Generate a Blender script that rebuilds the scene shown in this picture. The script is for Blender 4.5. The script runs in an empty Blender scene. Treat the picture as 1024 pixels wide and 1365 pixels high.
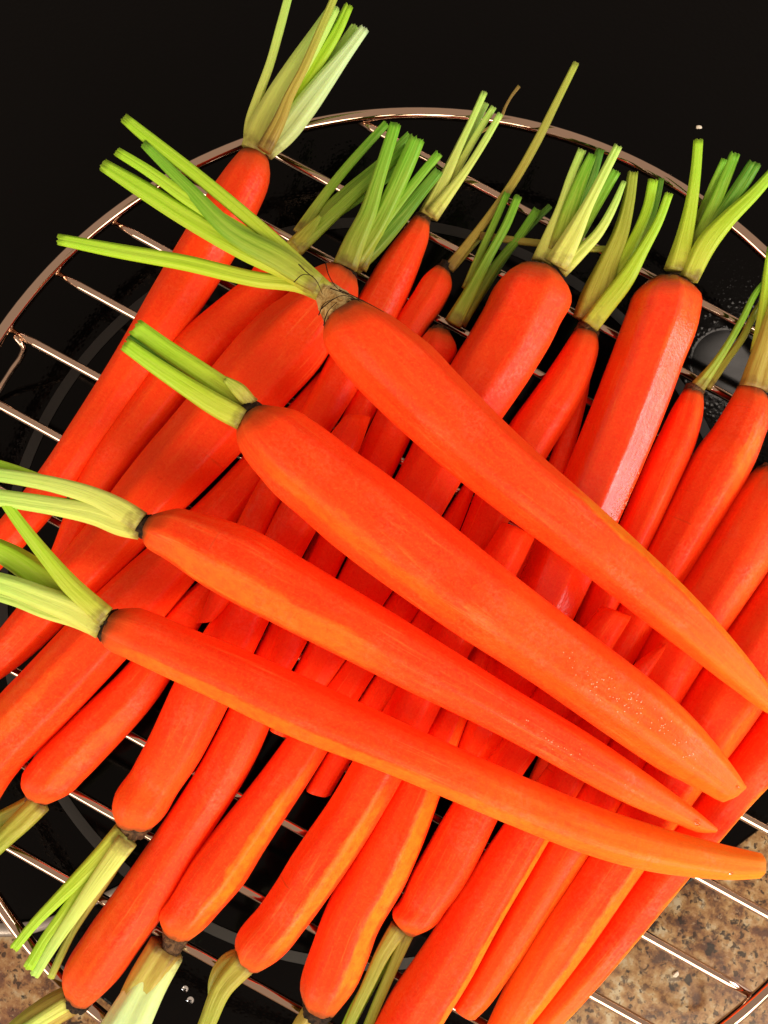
import bpy, bmesh, math, random
import numpy as np
from mathutils import Vector, Matrix, Euler

scene = bpy.context.scene
COL = scene.collection
rad = math.radians

# ------------------------------------------------------------------ camera
RR = 0.15                                  # rack radius in metres
F_PX, IW, IH = 1050.0, 1024.0, 1365.0      # focal length for the photograph's own pixel grid
CAM_LOC = Vector((-0.114760, -0.005591, 1.575701)) * RR
CAM_ROT = (Matrix.Rotation(0.501768, 3, 'Z') @ Matrix.Rotation(-0.016415, 3, 'Y') @ Matrix.Rotation(0.075390, 3, 'X'))
cam_data = bpy.data.cameras.new("camera")
cam = bpy.data.objects.new("camera", cam_data)
COL.objects.link(cam)
cam.matrix_world = Matrix.Translation(CAM_LOC) @ CAM_ROT.to_4x4()
cam_data.sensor_fit = 'VERTICAL'
cam_data.sensor_height = 24.0
cam_data.lens = F_PX / IH * 24.0
cam_data.clip_start = 0.01
cam_data.clip_end = 50.0
scene.camera = cam

# ------------------------------------------------------------------ dim room, lamps, exposure
world = bpy.data.worlds.new("World")
scene.world = world
world.use_nodes = True
bg = world.node_tree.nodes["Background"]
bg.inputs[0].default_value = (1.0, 0.76, 0.58, 1)
bg.inputs[1].default_value = 0.44

CENTRE = Vector((-0.01, -0.005, 0.015))
def lamp(name, v, dist, power, sx, sy, colour, aim=CENTRE):
    d = (CAM_ROT @ Vector(v)).normalized()
    l = bpy.data.lights.new(name, 'AREA')
    l.shape = 'RECTANGLE'; l.size = sx; l.size_y = sy
    l.energy = power; l.color = colour
    o = bpy.data.objects.new(name, l)
    COL.objects.link(o)
    o.location = aim + d * dist
    o.rotation_euler = (-d).to_track_quat('-Z', 'Y').to_euler()
    return o
# photograph's right = +x, up = +y, towards the viewer = +z
lamp("kitchen_light", (0.40, -1.0, 0.82), 0.95, 10.5, 0.66, 0.50, (1.0, 0.84, 0.64))
lamp("window_light", (1.0, -0.12, 0.42), 1.0, 6.3, 0.45, 0.50, (0.97, 0.97, 1.0))
lamp("room_light", (-0.85, -0.62, 0.66), 1.1, 6.0, 0.60, 0.45, (1.0, 0.84, 0.66))
# hood lamp over the cooktop: the photograph shows it mirrored in the black glass
_d = CAM_ROT @ Vector(((985 - IW / 2) / F_PX, -(488 - IH / 2) / F_PX, -1.0))
_p = CAM_LOC + _d * ((-0.020 - CAM_LOC.z) / _d.z)
_r = Vector((_d.x, _d.y, -_d.z)).normalized()
lamp("hood_lamp", tuple(CAM_ROT.transposed() @ _r), 0.75, 0.20, 0.075, 0.055, (1.0, 0.85, 0.72), aim=_p)

scene.view_settings.view_transform = 'Standard'
scene.view_settings.look = 'None'
scene.view_settings.exposure = 0.0
scene.view_settings.gamma = 1.0
scene.cycles.max_bounces = 16
scene.cycles.diffuse_bounces = 12       # light passes many times between the bright red roots

# ------------------------------------------------------------------ helpers
def ray(px, py):
    return CAM_ROT @ Vector(((px - IW / 2) / F_PX, -(py - IH / 2) / F_PX, -1.0))
def at(px, py, z):
    """point on the horizontal plane of height z seen at the photograph's pixel"""
    d = ray(px, py)
    return CAM_LOC + d * ((z - CAM_LOC.z) / d.z)
def px_size(z):
    return (CAM_LOC.z - z) / F_PX

def mesh_obj(name, verts, faces, mat, parent=None, smooth=True, attrs=None):
    me = bpy.data.meshes.new(name)
    me.from_pydata([tuple(v) for v in verts], [], faces)
    if smooth:
        me.polygons.foreach_set("use_smooth", [True] * len(me.polygons))
    for k, vals in (attrs or {}).items():
        a = me.attributes.new(k, 'FLOAT', 'POINT')
        a.data.foreach_set("value", [float(x) for x in vals])
    me.materials.append(mat)
    me.update()
    o = bpy.data.objects.new(name, me)
    COL.objects.link(o)
    if parent:
        o.parent = parent
    return o
def empty(name, loc):
    o = bpy.data.objects.new(name, None)
    o.empty_display_size = 0.02
    o.location = loc
    COL.objects.link(o)
    return o
def tag(o, label=None, cat=None, group=None, kind=None):
    if label: o["label"] = label
    if cat: o["category"] = cat
    if group: o["group"] = group
    if kind: o["kind"] = kind

def catmull(P, n):
    """resample a polyline of equal-length tuples with a centripetal-ish Catmull-Rom, n samples per length"""
    P = [np.array(p, float) for p in P]
    d = [0.0]
    for a, b in zip(P, P[1:]):
        d.append(d[-1] + max(1e-6, float(np.linalg.norm((b - a)[:2]))))
    P = np.array(P); d = np.array(d)
    m = np.zeros_like(P)
    for i in range(len(P)):
        if i == 0: m[i] = (P[1] - P[0]) / (d[1] - d[0])
        elif i == len(P) - 1: m[i] = (P[-1] - P[-2]) / (d[-1] - d[-2])
        else:
            s0 = (P[i] - P[i - 1]) / (d[i] - d[i - 1]); s1 = (P[i + 1] - P[i]) / (d[i + 1] - d[i])
            w = (d[i] - d[i - 1]) / (d[i + 1] - d[i - 1])
            m[i] = s0 * (1 - w) + s1 * w
    out = []
    for s in np.linspace(0, d[-1], n):
        i = min(len(P) - 2, max(0, int(np.searchsorted(d, s, side='right')) - 1))
        h = d[i + 1] - d[i]; t = (s - d[i]) / h
        out.append((2*t**3 - 3*t**2 + 1) * P[i] + (t**3 - 2*t**2 + t) * h * m[i]
                   + (-2*t**3 + 3*t**2) * P[i + 1] + (t**3 - t**2) * h * m[i + 1])
    return np.array(out), d[-1]

def grid_faces(rings, segs, cap_a=True, cap_b=True):
    f = []
    for i in range(rings - 1):
        for j in range(segs):
            k = (j + 1) % segs
            f.append((i * segs + j, i * segs + k, (i + 1) * segs + k, (i + 1) * segs + j))
    if cap_a: f.append(tuple(range(segs))[::-1])
    if cap_b: f.append(tuple((rings - 1) * segs + j for j in range(segs)))
    return f

def tube(pts, rads, segs=12):
    """plain round tube along 3-D points"""
    V = []
    up = Vector((0, 0, 1))
    for i, p in enumerate(pts):
        a = pts[max(0, i - 1)]; b = pts[min(len(pts) - 1, i + 1)]
        t = (b - a).normalized()
        s = t.cross(up)
        if s.length < 1e-4: s = t.cross(Vector((1, 0, 0)))
        s.normalize(); u = s.cross(t).normalized()
        for j in range(segs):
            q = 2 * math.pi * j / segs
            V.append(p + (s * math.cos(q) + u * math.sin(q)) * rads[i])
    return V, grid_faces(len(pts), segs)

# ------------------------------------------------------------------ materials
class NT:
    def __init__(self, name):
        self.m = bpy.data.materials.new(name); self.m.use_nodes = True
        self.t = self.m.node_tree; self.n = self.t.nodes
        self.b = self.n["Principled BSDF"]
    def add(self, typ, **kw):
        x = self.n.new(typ)
        for k, v in kw.items():
            if k.startswith('in_'):
                x.inputs[k[3:].replace('_', ' ')].default_value = v
            else: setattr(x, k, v)
        return x
    def link(self, a, b): self.t.links.new(a, b)
    def attr(self, name, kind='GEOMETRY'):
        return self.add("ShaderNodeAttribute", attribute_type=kind, attribute_name=name).outputs["Fac"]
    def math(self, op, a, b=None, c=None, clamp=False):
        x = self.add("ShaderNodeMath", operation=op, use_clamp=clamp)
        for i, v in enumerate((a, b, c)):
            if v is None: continue
            if isinstance(v, (int, float)): x.inputs[i].default_value = v
            else: self.link(v, x.inputs[i])
        return x.outputs[0]
    def mix(self, fac, a, b, mode='MIX'):
        x = self.add("ShaderNodeMix", data_type='RGBA', blend_type=mode)
        for s, v in ((x.inputs[0], fac), (x.inputs[6], a), (x.inputs[7], b)):
            if isinstance(v, (int, float)): s.default_value = v
            elif isinstance(v, tuple): s.default_value = v if len(v) == 4 else (*v, 1)
            else: self.link(v, s)
        return x.outputs[2]
    def ramp(self, fac, stops):
        x = self.add("ShaderNodeValToRGB")
        e = x.color_ramp.elements
        while len(e) < len(stops): e.new(0.5)
        for el, (p, c) in zip(e, stops):
            el.position = p; el.color = c if len(c) == 4 else (*c, 1)
        self.link(fac, x.inputs[0]); return x.outputs[0]
    def mapr(self, v, a, b, c=0.0, d=1.0):
        x = self.add("ShaderNodeMapRange")
        self.link(v, x.inputs[0])
        for i, k in enumerate((a, b, c, d)): x.inputs[i + 1].default_value = k
        return x.outputs[0]
    def coords(self):
        return self.add("ShaderNodeTexCoord").outputs["Object"]
    def comb(self, x, y, z=0.0):
        c = self.add("ShaderNodeCombineXYZ")
        for i, v in enumerate((x, y, z)):
            if isinstance(v, (int, float)): c.inputs[i].default_value = v
            else: self.link(v, c.inputs[i])
        return c.outputs[0]
    def noise(self, vec, scale, detail=4, rough=0.55, dist=0.0):
        x = self.add("ShaderNodeTexNoise")
        self.link(vec, x.inputs["Vector"])
        x.inputs["Scale"].default_value = scale; x.inputs["Detail"].default_value = detail
        x.inputs["Roughness"].default_value = rough; x.inputs["Distortion"].default_value = dist
        return x.outputs["Fac"]
    def voronoi(self, vec, scale, feature='F1', out="Distance"):
        x = self.add("ShaderNodeTexVoronoi", feature=feature)
        self.link(vec, x.inputs["Vector"]); x.inputs["Scale"].default_value = scale
        return x.outputs[out]
    def bump(self, h, strength, dist, normal=None):
        x = self.add("ShaderNodeBump")
        x.inputs["Strength"].default_value = strength; x.inputs["Distance"].default_value = dist
        self.link(h, x.inputs["Height"])
        if normal is not None: self.link(normal, x.inputs["Normal"])
        return x.outputs["Normal"]
    def set(self, **kw):
        for k, v in kw.items():
            s = self.b.inputs[k.replace('_', ' ')]
            if isinstance(v, (int, float)): s.default_value = v
            elif isinstance(v, tuple): s.default_value = v if len(v) in (3, 4) and s.type != 'RGBA' else ((*v, 1) if len(v) == 3 else v)
            else: self.link(v, s)

def carrot_material():
    N = NT("peeled_carrot_flesh")
    co = N.coords()
    along, ang = N.attr("along"), N.attr("ang")
    rnd = N.add("ShaderNodeObjectInfo").outputs["Random"]
    yel = N.attr("tip_yellow", 'OBJECT')
    off = N.add("ShaderNodeVectorMath", operation='ADD')
    N.link(co, off.inputs[0])
    N.link(N.comb(N.math('MULTIPLY', rnd, 3.1), N.math('MULTIPLY', rnd, 1.7), 0.0), off.inputs[1])
    v = off.outputs[0]
    blot = N.noise(v, 55, 5, 0.6, 0.6)
    fine = N.noise(v, 900, 3, 0.6)
    streakv = N.comb(N.math('MULTIPLY', ang, 9.0), N.math('MULTIPLY', along, 2.2), N.math('MULTIPLY', rnd, 40.0))
    streak = N.noise(streakv, 2.0, 5, 0.65, 0.4)
    fib = N.noise(N.comb(N.math('MULTIPLY', ang, 60.0), N.math('MULTIPLY', along, 9.0), N.math('MULTIPLY', rnd, 40.0)), 1.0, 3, 0.7, 0.3)
    c = N.mix(N.mapr(blot, 0.32, 0.70), (0.93, 0.032, 0.0045), (0.96, 0.052, 0.006))
    c = N.mix(N.math('MULTIPLY', N.mapr(streak, 0.46, 0.75), 0.40), c, (0.96, 0.092, 0.009))
    c = N.mix(N.math('MULTIPLY', N.mapr(fine, 0.35, 0.65), 0.28), c, (0.97, 0.11, 0.012))
    speck = N.noise(v, 1700, 2, 0.6)
    c = N.mix(N.math('MULTIPLY', N.mapr(speck, 0.54, 0.72), 0.26), c, (0.98, 0.17, 0.022))
    c = N.mix(N.math('MULTIPLY', N.mapr(speck, 0.44, 0.30), 0.24), c, (0.66, 0.018, 0.003))
    c = N.mix(N.math('MULTIPLY', N.mapr(fib, 0.45, 0.8), 0.22), c, (0.95, 0.13, 0.012))
    # pale yellow core where the peeler cut deep near the tip
    tipm = N.math('MULTIPLY', N.mapr(N.math('ADD', along, N.math('MULTIPLY', N.math('SUBTRACT', streak, 0.5), 0.35)), 0.70, 1.06), yel, clamp=True)
    c = N.mix(tipm, c, (0.84, 0.26, 0.016))
    # strips of yellower outer skin that the peeler missed, and one painted sheen end
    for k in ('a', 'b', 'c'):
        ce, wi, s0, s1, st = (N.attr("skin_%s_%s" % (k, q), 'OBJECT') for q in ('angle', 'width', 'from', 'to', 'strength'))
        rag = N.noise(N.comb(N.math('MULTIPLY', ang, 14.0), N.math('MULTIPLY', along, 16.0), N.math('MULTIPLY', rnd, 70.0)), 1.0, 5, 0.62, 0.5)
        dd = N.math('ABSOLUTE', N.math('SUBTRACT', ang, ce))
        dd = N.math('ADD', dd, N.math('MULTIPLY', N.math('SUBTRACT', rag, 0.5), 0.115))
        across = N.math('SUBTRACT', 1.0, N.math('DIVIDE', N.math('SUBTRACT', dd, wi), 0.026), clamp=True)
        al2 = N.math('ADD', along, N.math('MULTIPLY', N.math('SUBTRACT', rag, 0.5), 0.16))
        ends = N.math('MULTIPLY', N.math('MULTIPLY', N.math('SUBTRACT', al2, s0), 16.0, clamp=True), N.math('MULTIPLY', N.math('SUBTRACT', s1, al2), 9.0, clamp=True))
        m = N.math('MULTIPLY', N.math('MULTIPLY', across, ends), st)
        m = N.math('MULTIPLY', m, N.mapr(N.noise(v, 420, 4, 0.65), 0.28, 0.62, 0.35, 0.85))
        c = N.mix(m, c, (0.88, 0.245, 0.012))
    # orange brown shoulder next to the crown
    sh = N.mapr(N.math('ADD', along, N.math('MULTIPLY', N.math('SUBTRACT', blot, 0.5), 0.03)), 0.050, 0.006)
    c = N.mix(N.math('MULTIPLY', sh, 0.55), c, (0.52, 0.105, 0.014))
    sh2 = N.mapr(N.math('ADD', along, N.math('MULTIPLY', N.math('SUBTRACT', N.noise(v, 260, 4), 0.5), 0.022)), 0.014, 0.002)
    c = N.mix(N.math('MULTIPLY', sh2, 0.75), c, (0.13, 0.055, 0.018))
    # pale lengthwise scrapes and faint cross rings left by the peeler
    scrape = N.noise(N.comb(N.math('MULTIPLY', ang, 46.0), N.math('MULTIPLY', along, 7.0), N.math('MULTIPLY', rnd, 33.0)), 1.0, 4, 0.6, 0.8)
    patch = N.mapr(N.noise(v, 42, 2, 0.5), 0.45, 0.62)
    c = N.mix(N.math('MULTIPLY', N.math('MULTIPLY', N.mapr(scrape, 0.56, 0.70), patch), 0.42), c, (0.97, 0.20, 0.035))
    ringm = N.noise(N.comb(N.math('MULTIPLY', ang, 3.0), N.math('MULTIPLY', along, 55.0), N.math('MULTIPLY', rnd, 21.0)), 1.0, 3, 0.6, 0.3)
    c = N.mix(N.math('MULTIPLY', N.mapr(ringm, 0.60, 0.74), 0.20), c, (0.72, 0.026, 0.004))
    # a few faint scars across the root
    scar = N.noise(N.comb(N.math('MULTIPLY', ang, 1.6), N.math('MULTIPLY', along, 70.0), N.math('MULTIPLY', rnd, 90.0)), 1.0, 2, 0.5)
    c = N.mix(N.math('MULTIPLY', N.mapr(scar, 0.70, 0.78), 0.45), c, (0.50, 0.06, 0.01))
    hb = N.math('ADD', N.math('ADD', N.math('MULTIPLY', fine, 0.6), N.math('MULTIPLY', scrape, 0.35)), N.math('ADD', N.math('MULTIPLY', fib, 0.22), N.math('MULTIPLY', streak, 0.35)))
    n = N.bump(N.math('ADD', hb, N.math('MULTIPLY', speck, 0.35)), 0.24, 0.0006)
    wet = N.noise(v, 34, 3, 0.5)
    wetv = N.attr("wet", 'OBJECT')
    damp = N.math('MULTIPLY', N.mapr(N.noise(v, 75, 4, 0.6, 0.5), 0.50, 0.64), N.mapr(fine, 0.40, 0.60))
    rgh = N.math('SUBTRACT', N.mapr(wet, 0.35, 0.7, 0.38, 0.58), N.math('MULTIPLY', wetv, 0.20))
    N.set(Base_Color=c, Roughness=rgh, Normal=n, Specular_IOR_Level=N.math('ADD', N.math('ADD', 0.13, N.math('MULTIPLY', damp, 0.22)), N.math('MULTIPLY', wetv, 0.28)),
          Subsurface_Weight=0.25, Subsurface_Radius=(1.0, 0.15, 0.05), Subsurface_Scale=0.0025)
    return N.m
def stalk_material(name, base, mid, tip, rough=0.42):
    N = NT(name)
    along, ang = N.attr("along"), N.attr("ang")
    rnd = N.add("ShaderNodeObjectInfo").outputs["Random"]
    co = N.coords()
    st = N.noise(N.comb(N.math('MULTIPLY', ang, 26.0), N.math('MULTIPLY', along, 2.5), N.math('MULTIPLY', rnd, 50.0)), 1.0, 4, 0.6)
    bl = N.noise(co, 120, 4, 0.6, 0.5)
    a2 = N.math('ADD', along, N.math('MULTIPLY', N.math('SUBTRACT', bl, 0.5), 0.35))
    c = N.ramp(a2, [(0.0, base), (0.42, mid), (0.95, tip)])
    c = N.mix(N.mapr(st, 0.38, 0.66), c, N.mix(0.28, c, (0.55, 0.62, 0.12)))
    c = N.mix(N.math('MULTIPLY', N.mapr(st, 0.5, 0.32), 0.28), c, N.mix(0.55, c, (0.07, 0.13, 0.008)))
    brown = N.math('MULTIPLY', N.mapr(N.math('ADD', along, N.math('MULTIPLY', N.math('SUBTRACT', N.noise(co, 300, 4), 0.5), 0.30)), 0.10, -0.02), 0.8)
    c = N.mix(brown, c, (0.14, 0.070, 0.020))
    n = N.bump(N.math('ADD', st, N.math('MULTIPLY', N.noise(co, 700, 3), 0.4)), 0.45, 0.0006)
    N.set(Base_Color=c, Roughness=rough, Normal=n, Specular_IOR_Level=0.28, Subsurface_Weight=0.2, Subsurface_Radius=(0.5, 1.0, 0.2), Subsurface_Scale=0.002)
    return N.m
def crown_material(name, dark, light):
    N = NT(name)
    co = N.coords()
    n1 = N.noise(co, 420, 5, 0.7, 0.8)
    c = N.mix(N.mapr(n1, 0.40, 0.66), dark, light)
    N.set(Base_Color=c, Roughness=0.7, Specular_IOR_Level=0.2, Normal=N.bump(n1, 1.0, 0.0014))
    return N.m
def steel_material():
    N = NT("polished_wire")
    co = N.coords()
    n1 = N.noise(co, 160, 4, 0.6)
    N.set(Base_Color=(0.66, 0.48, 0.37), Metallic=1.0, Roughness=N.mapr(n1, 0.3, 0.75, 0.035, 0.09),  # copper tint puts the warm room's reflection into the metal colour
          Normal=N.bump(N.noise(co, 60, 2), 0.12, 0.0012))
    return N.m
def glass_material():
    N = NT("black_ceramic_glass")
    co = N.coords()
    geo = N.add("ShaderNodeNewGeometry").outputs["Position"]
    dist = N.add("ShaderNodeVectorMath", operation='DISTANCE')
    N.link(geo, dist.inputs[0]); dist.inputs[1].default_value = (-0.01473, -0.00275, -0.02)
    dots = N.voronoi(co, 620)
    dn = N.noise(co, 500, 2, 0.5)
    mask = N.mapr(dist.outputs["Value"], 0.1175, 0.1190)
    d2 = N.add("ShaderNodeVectorMath", operation='DISTANCE')
    N.link(geo, d2.inputs[0]); d2.inputs[1].default_value = tuple(at(968, 485, -0.020))
    mask = N.math('MULTIPLY', mask, N.mapr(d2.outputs["Value"], 0.0115, 0.0122))
    h = N.math('MULTIPLY', N.math('ADD', N.mapr(dots, 0.05, 0.55, 1.0, 0.0), dn), mask)
    smear = N.noise(co, 26, 5, 0.65, 0.7)
    N.set(Base_Color=(0.0016, 0.0014, 0.0015), Roughness=N.mapr(smear, 0.35, 0.75, 0.07, 0.16), IOR=1.21,
          Normal=N.bump(h, 0.26, 0.00011))
    return N.m
def print_material():
    N = NT("burner_ring_print")
    co = N.coords()
    n = N.noise(co, 800, 2)
    N.set(Base_Color=N.mix(n, (0.008, 0.007, 0.0065), (0.012, 0.010, 0.009)), Roughness=0.45)
    return N.m
def granite_material():
    N = NT("speckled_granite")
    co = N.coords()
    zone = N.noise(co, 16, 3, 0.5, 0.4)
    big = N.noise(co, 150, 5, 0.62, 0.15)
    mid = N.noise(co, 420, 4, 0.65, 0.1)
    c = N.ramp(big, [(0.37, (0.075, 0.036, 0.022)), (0.44, (0.170, 0.083, 0.034)), (0.50, (0.26, 0.145, 0.058)), (0.56, (0.32, 0.21, 0.095)), (0.63, (0.40, 0.34, 0.22))])
    c = N.mix(N.math('MULTIPLY', N.mapr(zone, 0.48, 0.62), 0.30), c, (0.20, 0.085, 0.055))
    c = N.mix(N.math('MULTIPLY', N.mapr(mid, 0.54, 0.63), 0.75), c, (0.060, 0.032, 0.022))
    c = N.mix(N.math('MULTIPLY', N.mapr(mid, 0.43, 0.33), 0.55), c, (0.36, 0.25, 0.14))
    cellv = N.add("ShaderNodeVectorMath", operation='ADD')
    N.link(co, cellv.inputs[0])
    sc = N.add("ShaderNodeVectorMath", operation='SCALE')
    nz = N.add("ShaderNodeTexNoise"); N.link(co, nz.inputs["Vector"]); nz.inputs["Scale"].default_value = 420
    N.link(nz.outputs["Color"], sc.inputs[0]); sc.inputs["Scale"].default_value = 0.0055
    N.link(sc.outputs[0], cellv.inputs[1])
    vv = cellv.outputs[0]
    sp1 = N.mapr(N.math('ADD', N.voronoi(vv, 165), N.math('MULTIPLY', N.noise(co, 70, 2), 0.6)), 0.53, 0.43)
    sp2 = N.mapr(N.math('ADD', N.voronoi(vv, 340), N.math('MULTIPLY', N.noise(co, 110, 2), 0.7)), 0.62, 0.52)
    c = N.mix(N.math('MULTIPLY', sp1, 0.90), c, (0.016, 0.013, 0.012))
    c = N.mix(N.math('MULTIPLY', sp2, 0.85), c, (0.026, 0.016, 0.012))
    N.set(Base_Color=c, Roughness=0.25, Specular_IOR_Level=0.25, Normal=N.bump(mid, 0.05, 0.001))
    return N.m
def simple(name, colour, rough, **kw):
    N = NT(name)
    co = N.coords()
    n = N.noise(co, 300, 3)
    N.set(Base_Color=N.mix(n, tuple(0.8 * x for x in colour), tuple(min(1, 1.15 * x) for x in colour)), Roughness=rough, **kw)
    return N.m

M_FLESH = carrot_material()
M_STALK = {
    'lime': stalk_material("lime_stalk", (0.48, 0.50, 0.050), (0.39, 0.56, 0.020), (0.32, 0.62, 0.016)),
    'pale': stalk_material("pale_stalk", (0.60, 0.60, 0.12), (0.58, 0.68, 0.15), (0.42, 0.70, 0.13)),
    'pearl': stalk_material("pearly_stalk", (0.58, 0.62, 0.22), (0.58, 0.74, 0.32), (0.56, 0.78, 0.40)),
    'green': stalk_material("green_stalk", (0.34, 0.36, 0.036), (0.20, 0.38, 0.020), (0.13, 0.42, 0.014)),
    'deep': stalk_material("deep_green_stalk", (0.17, 0.20, 0.020), (0.075, 0.22, 0.010), (0.050, 0.24, 0.008)),
    'olive': stalk_material("olive_stalk", (0.34, 0.25, 0.030), (0.33, 0.31, 0.030), (0.27, 0.35, 0.025)),
    'straw': stalk_material("straw_stalk", (0.34, 0.20, 0.034), (0.43, 0.33, 0.055), (0.38, 0.45, 0.060)),
    'dry': stalk_material("dry_brown_stalk", (0.20, 0.10, 0.025), (0.22, 0.11, 0.030), (0.19, 0.085, 0.022), 0.6),
}
M_CROWN = {
    'black': crown_material("black_crown", (0.007, 0.005, 0.004), (0.060, 0.030, 0.014)),
    'brown': crown_material("brown_crown", (0.045, 0.022, 0.012), (0.20, 0.105, 0.045)),
    'tan': crown_material("tan_crown", (0.34, 0.19, 0.055), (0.74, 0.56, 0.24)),
}
M_STEEL = steel_material()
M_GLASS = glass_material()
M_PRINT = print_material()
M_GRANITE = granite_material()
M_TRIM = simple("brushed_steel_trim", (0.42, 0.38, 0.35), 0.30, Metallic=0.9)
M_CRUMB = simple("pale_crumb", (0.75, 0.66, 0.52), 0.6)
M_WATER = None
def water_material():
    N = NT("water")
    N.set(Base_Color=(1.0, 1.0, 1.0), Roughness=0.02, IOR=1.33, Transmission_Weight=1.0)
    return N.m
M_WATER = water_material()
def moisture_glint_material():
    N = NT("carrot_moisture_glint")
    co = N.coords()
    n = N.noise(co, 900, 2)
    N.set(Base_Color=N.mix(n, (1.0, 0.50, 0.20), (1.0, 0.72, 0.42)), Roughness=0.06, IOR=1.5, Transmission_Weight=0.45)  # pale orange base colour paints the glints of the water beads
    return N.m
M_MOIST_GLINT = moisture_glint_material()
M_HAIR = simple("root_hair", (0.022, 0.010, 0.005), 0.8, Specular_IOR_Level=0.1)

# ------------------------------------------------------------------ setting: granite counter, black glass cooktop
Z_GLASS = -0.020
Z_STONE = -0.0245
def prism(poly, z0, z1, bevel=0.0):
    bm = bmesh.new()
    f = bm.faces.new([bm.verts.new((p[0], p[1], z0)) for p in poly])
    ext = bmesh.ops.extrude_face_region(bm, geom=[f])
    for v in [g for g in ext['geom'] if isinstance(g, bmesh.types.BMVert)]:
        v.co.z = z1
    bmesh.ops.recalc_face_normals(bm, faces=bm.faces[:])
    if bevel:
        top = [e for e in bm.edges if all(abs(v.co.z - z1) < 1e-7 for v in e.verts)]
        bmesh.ops.bevel(bm, geom=top, offset=bevel, segments=3, affect='EDGES', profile=0.6)
    return bm
def bm_obj(name, bm, mat, parent=None):
    me = bpy.data.meshes.new(name); bm.to_mesh(me); bm.free()
    me.materials.append(mat)
    o = bpy.data.objects.new(name, me); COL.objects.link(o)
    if parent: o.parent = parent
    return o
counter = bm_obj("countertop", prism([(-0.9, -0.9), (0.9, -0.9), (0.9, 0.9), (-0.9, 0.9)], Z_STONE - 0.03, Z_STONE, 0.003), M_GRANITE)
tag(counter, kind='structure')

corner = at(426, 1555, Z_GLASS)
eL = (at(28, 1252, Z_GLASS) - corner); eL.z = 0; eL.normalize()
eR = (at(1010, 1110, Z_GLASS) - corner); eR.z = 0; eR.normalize()
cooktop = empty("cooktop", (corner.x, corner.y, Z_STONE))
tag(cooktop, "black glass cooktop with grey burner ring lying under the wire rack", "cooktop")
WL, WR = 0.56, 0.74
poly = [Vector((0, 0, 0)) + eL * 0.02, Vector((0, 0, 0)) + (eL + eR) * 0.006, Vector((0, 0, 0)) + eR * 0.02, eR * WR, eR * WR + eL * WL, eL * WL]
gl = bm_obj("glass_panel", prism([(p.x, p.y) for p in poly][::-1], 0.0002, Z_GLASS - Z_STONE, 0.0012), M_GLASS, cooktop)
# printed burner ring: a thin flat band lying on the glass
BC = Vector((-0.09820, -0.01832, 0)) * RR
r1, r0 = 0.7985 * RR + 0.0017, 0.7985 * RR - 0.0017
V = []; Fs = []
nb = 160
for i in range(nb):
    a = 2 * math.pi * i / nb
    for r in (r0, r1):
        for z in (Z_GLASS + 0.00005, Z_GLASS + 0.00025):
            V.append(Vector((BC.x + r * math.cos(a), BC.y + r * math.sin(a), z)) - cooktop.location)
for i in range(nb):
    a, b = 4 * i, 4 * ((i + 1) % nb)
    Fs += [(a + 1, a + 3, b + 3, b + 1), (a, a + 1, b + 1, b), (a + 3, a + 2, b + 2, b + 3)]
mesh_obj("burner_ring", V, Fs, M_PRINT, cooktop, smooth=False)
# steel trim strip at the left front edge of the glass
tp = [at(x, y, Z_GLASS + 0.0008) - cooktop.location for x, y in ((-60, 1238), (-10, 1239), (30, 1238), (70, 1228), (105, 1212), (135, 1197), (165, 1182), (200, 1166))]
tp, _ = catmull([tuple(p) for p in tp], 40)
tw = np.interp(np.linspace(0, 1, 40), (0, .35, .6, 1), (.0024, .0021, .0013, .0010))
V = []
for i, p in enumerate(tp):
    p = Vector(p); t = (Vector(tp[min(39, i + 1)]) - Vector(tp[max(0, i - 1)])).normalized(); s = t.cross(Vector((0, 0, 1)))
    for k in range(10):
        q = 2 * math.pi * k / 10
        V.append(p + s * math.cos(q) * tw[i] + Vector((0, 0, 1)) * math.sin(q) * 0.0008)
mesh_obj("steel_trim", V, grid_faces(40, 10), M_TRIM, cooktop)

# ------------------------------------------------------------------ round wire cooling rack
rack = empty("cooling_rack", (0, 0, Z_GLASS))
tag(rack, "round chrome wire cooling rack standing on the black cooktop, heaped with carrots", "cooling rack")
RO = Vector((0, 0, -Z_GLASS))
N_R = 200; r_rim = 0.00185
V = []
for i in range(N_R):
    a = 2 * math.pi * i / N_R
    for k in range(16):
        q = 2 * math.pi * k / 16
        r = RR + r_rim * math.cos(q)
        V.append(Vector((r * math.cos(a), r * math.sin(a), 0.0010 + r_rim * math.sin(q))) + RO)
Fs = [(i * 16 + j, ((i + 1) % N_R) * 16 + j, ((i + 1) % N_R) * 16 + (j + 1) % 16, i * 16 + (j + 1) % 16) for i in range(N_R) for j in range(16)]
mesh_obj("rim", V, Fs, M_STEEL, rack)
R_W = 0.00138
rng = random.Random(5)
for k in range(12):
    y = (0.80370 - k * 0.146264) * RR
    x1 = math.sqrt(RR * RR - y * y) - 0.0006
    n = 34
    pts = []
    for i in range(n):
        s = -1 + 2 * i / (n - 1)
        pts.append(Vector((x1 * s, y + 0.00022 * math.sin(3 * s + k * 1.7), -0.0004 + 0.0002 * math.sin(2.2 * s + k))) + RO)
    V, Fs = tube(pts, [R_W * (0.75 if i in (0, n - 1) else 1.0) for i in range(n)], 14)
    mesh_obj("wire", V, Fs, M_STEEL, rack)
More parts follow.
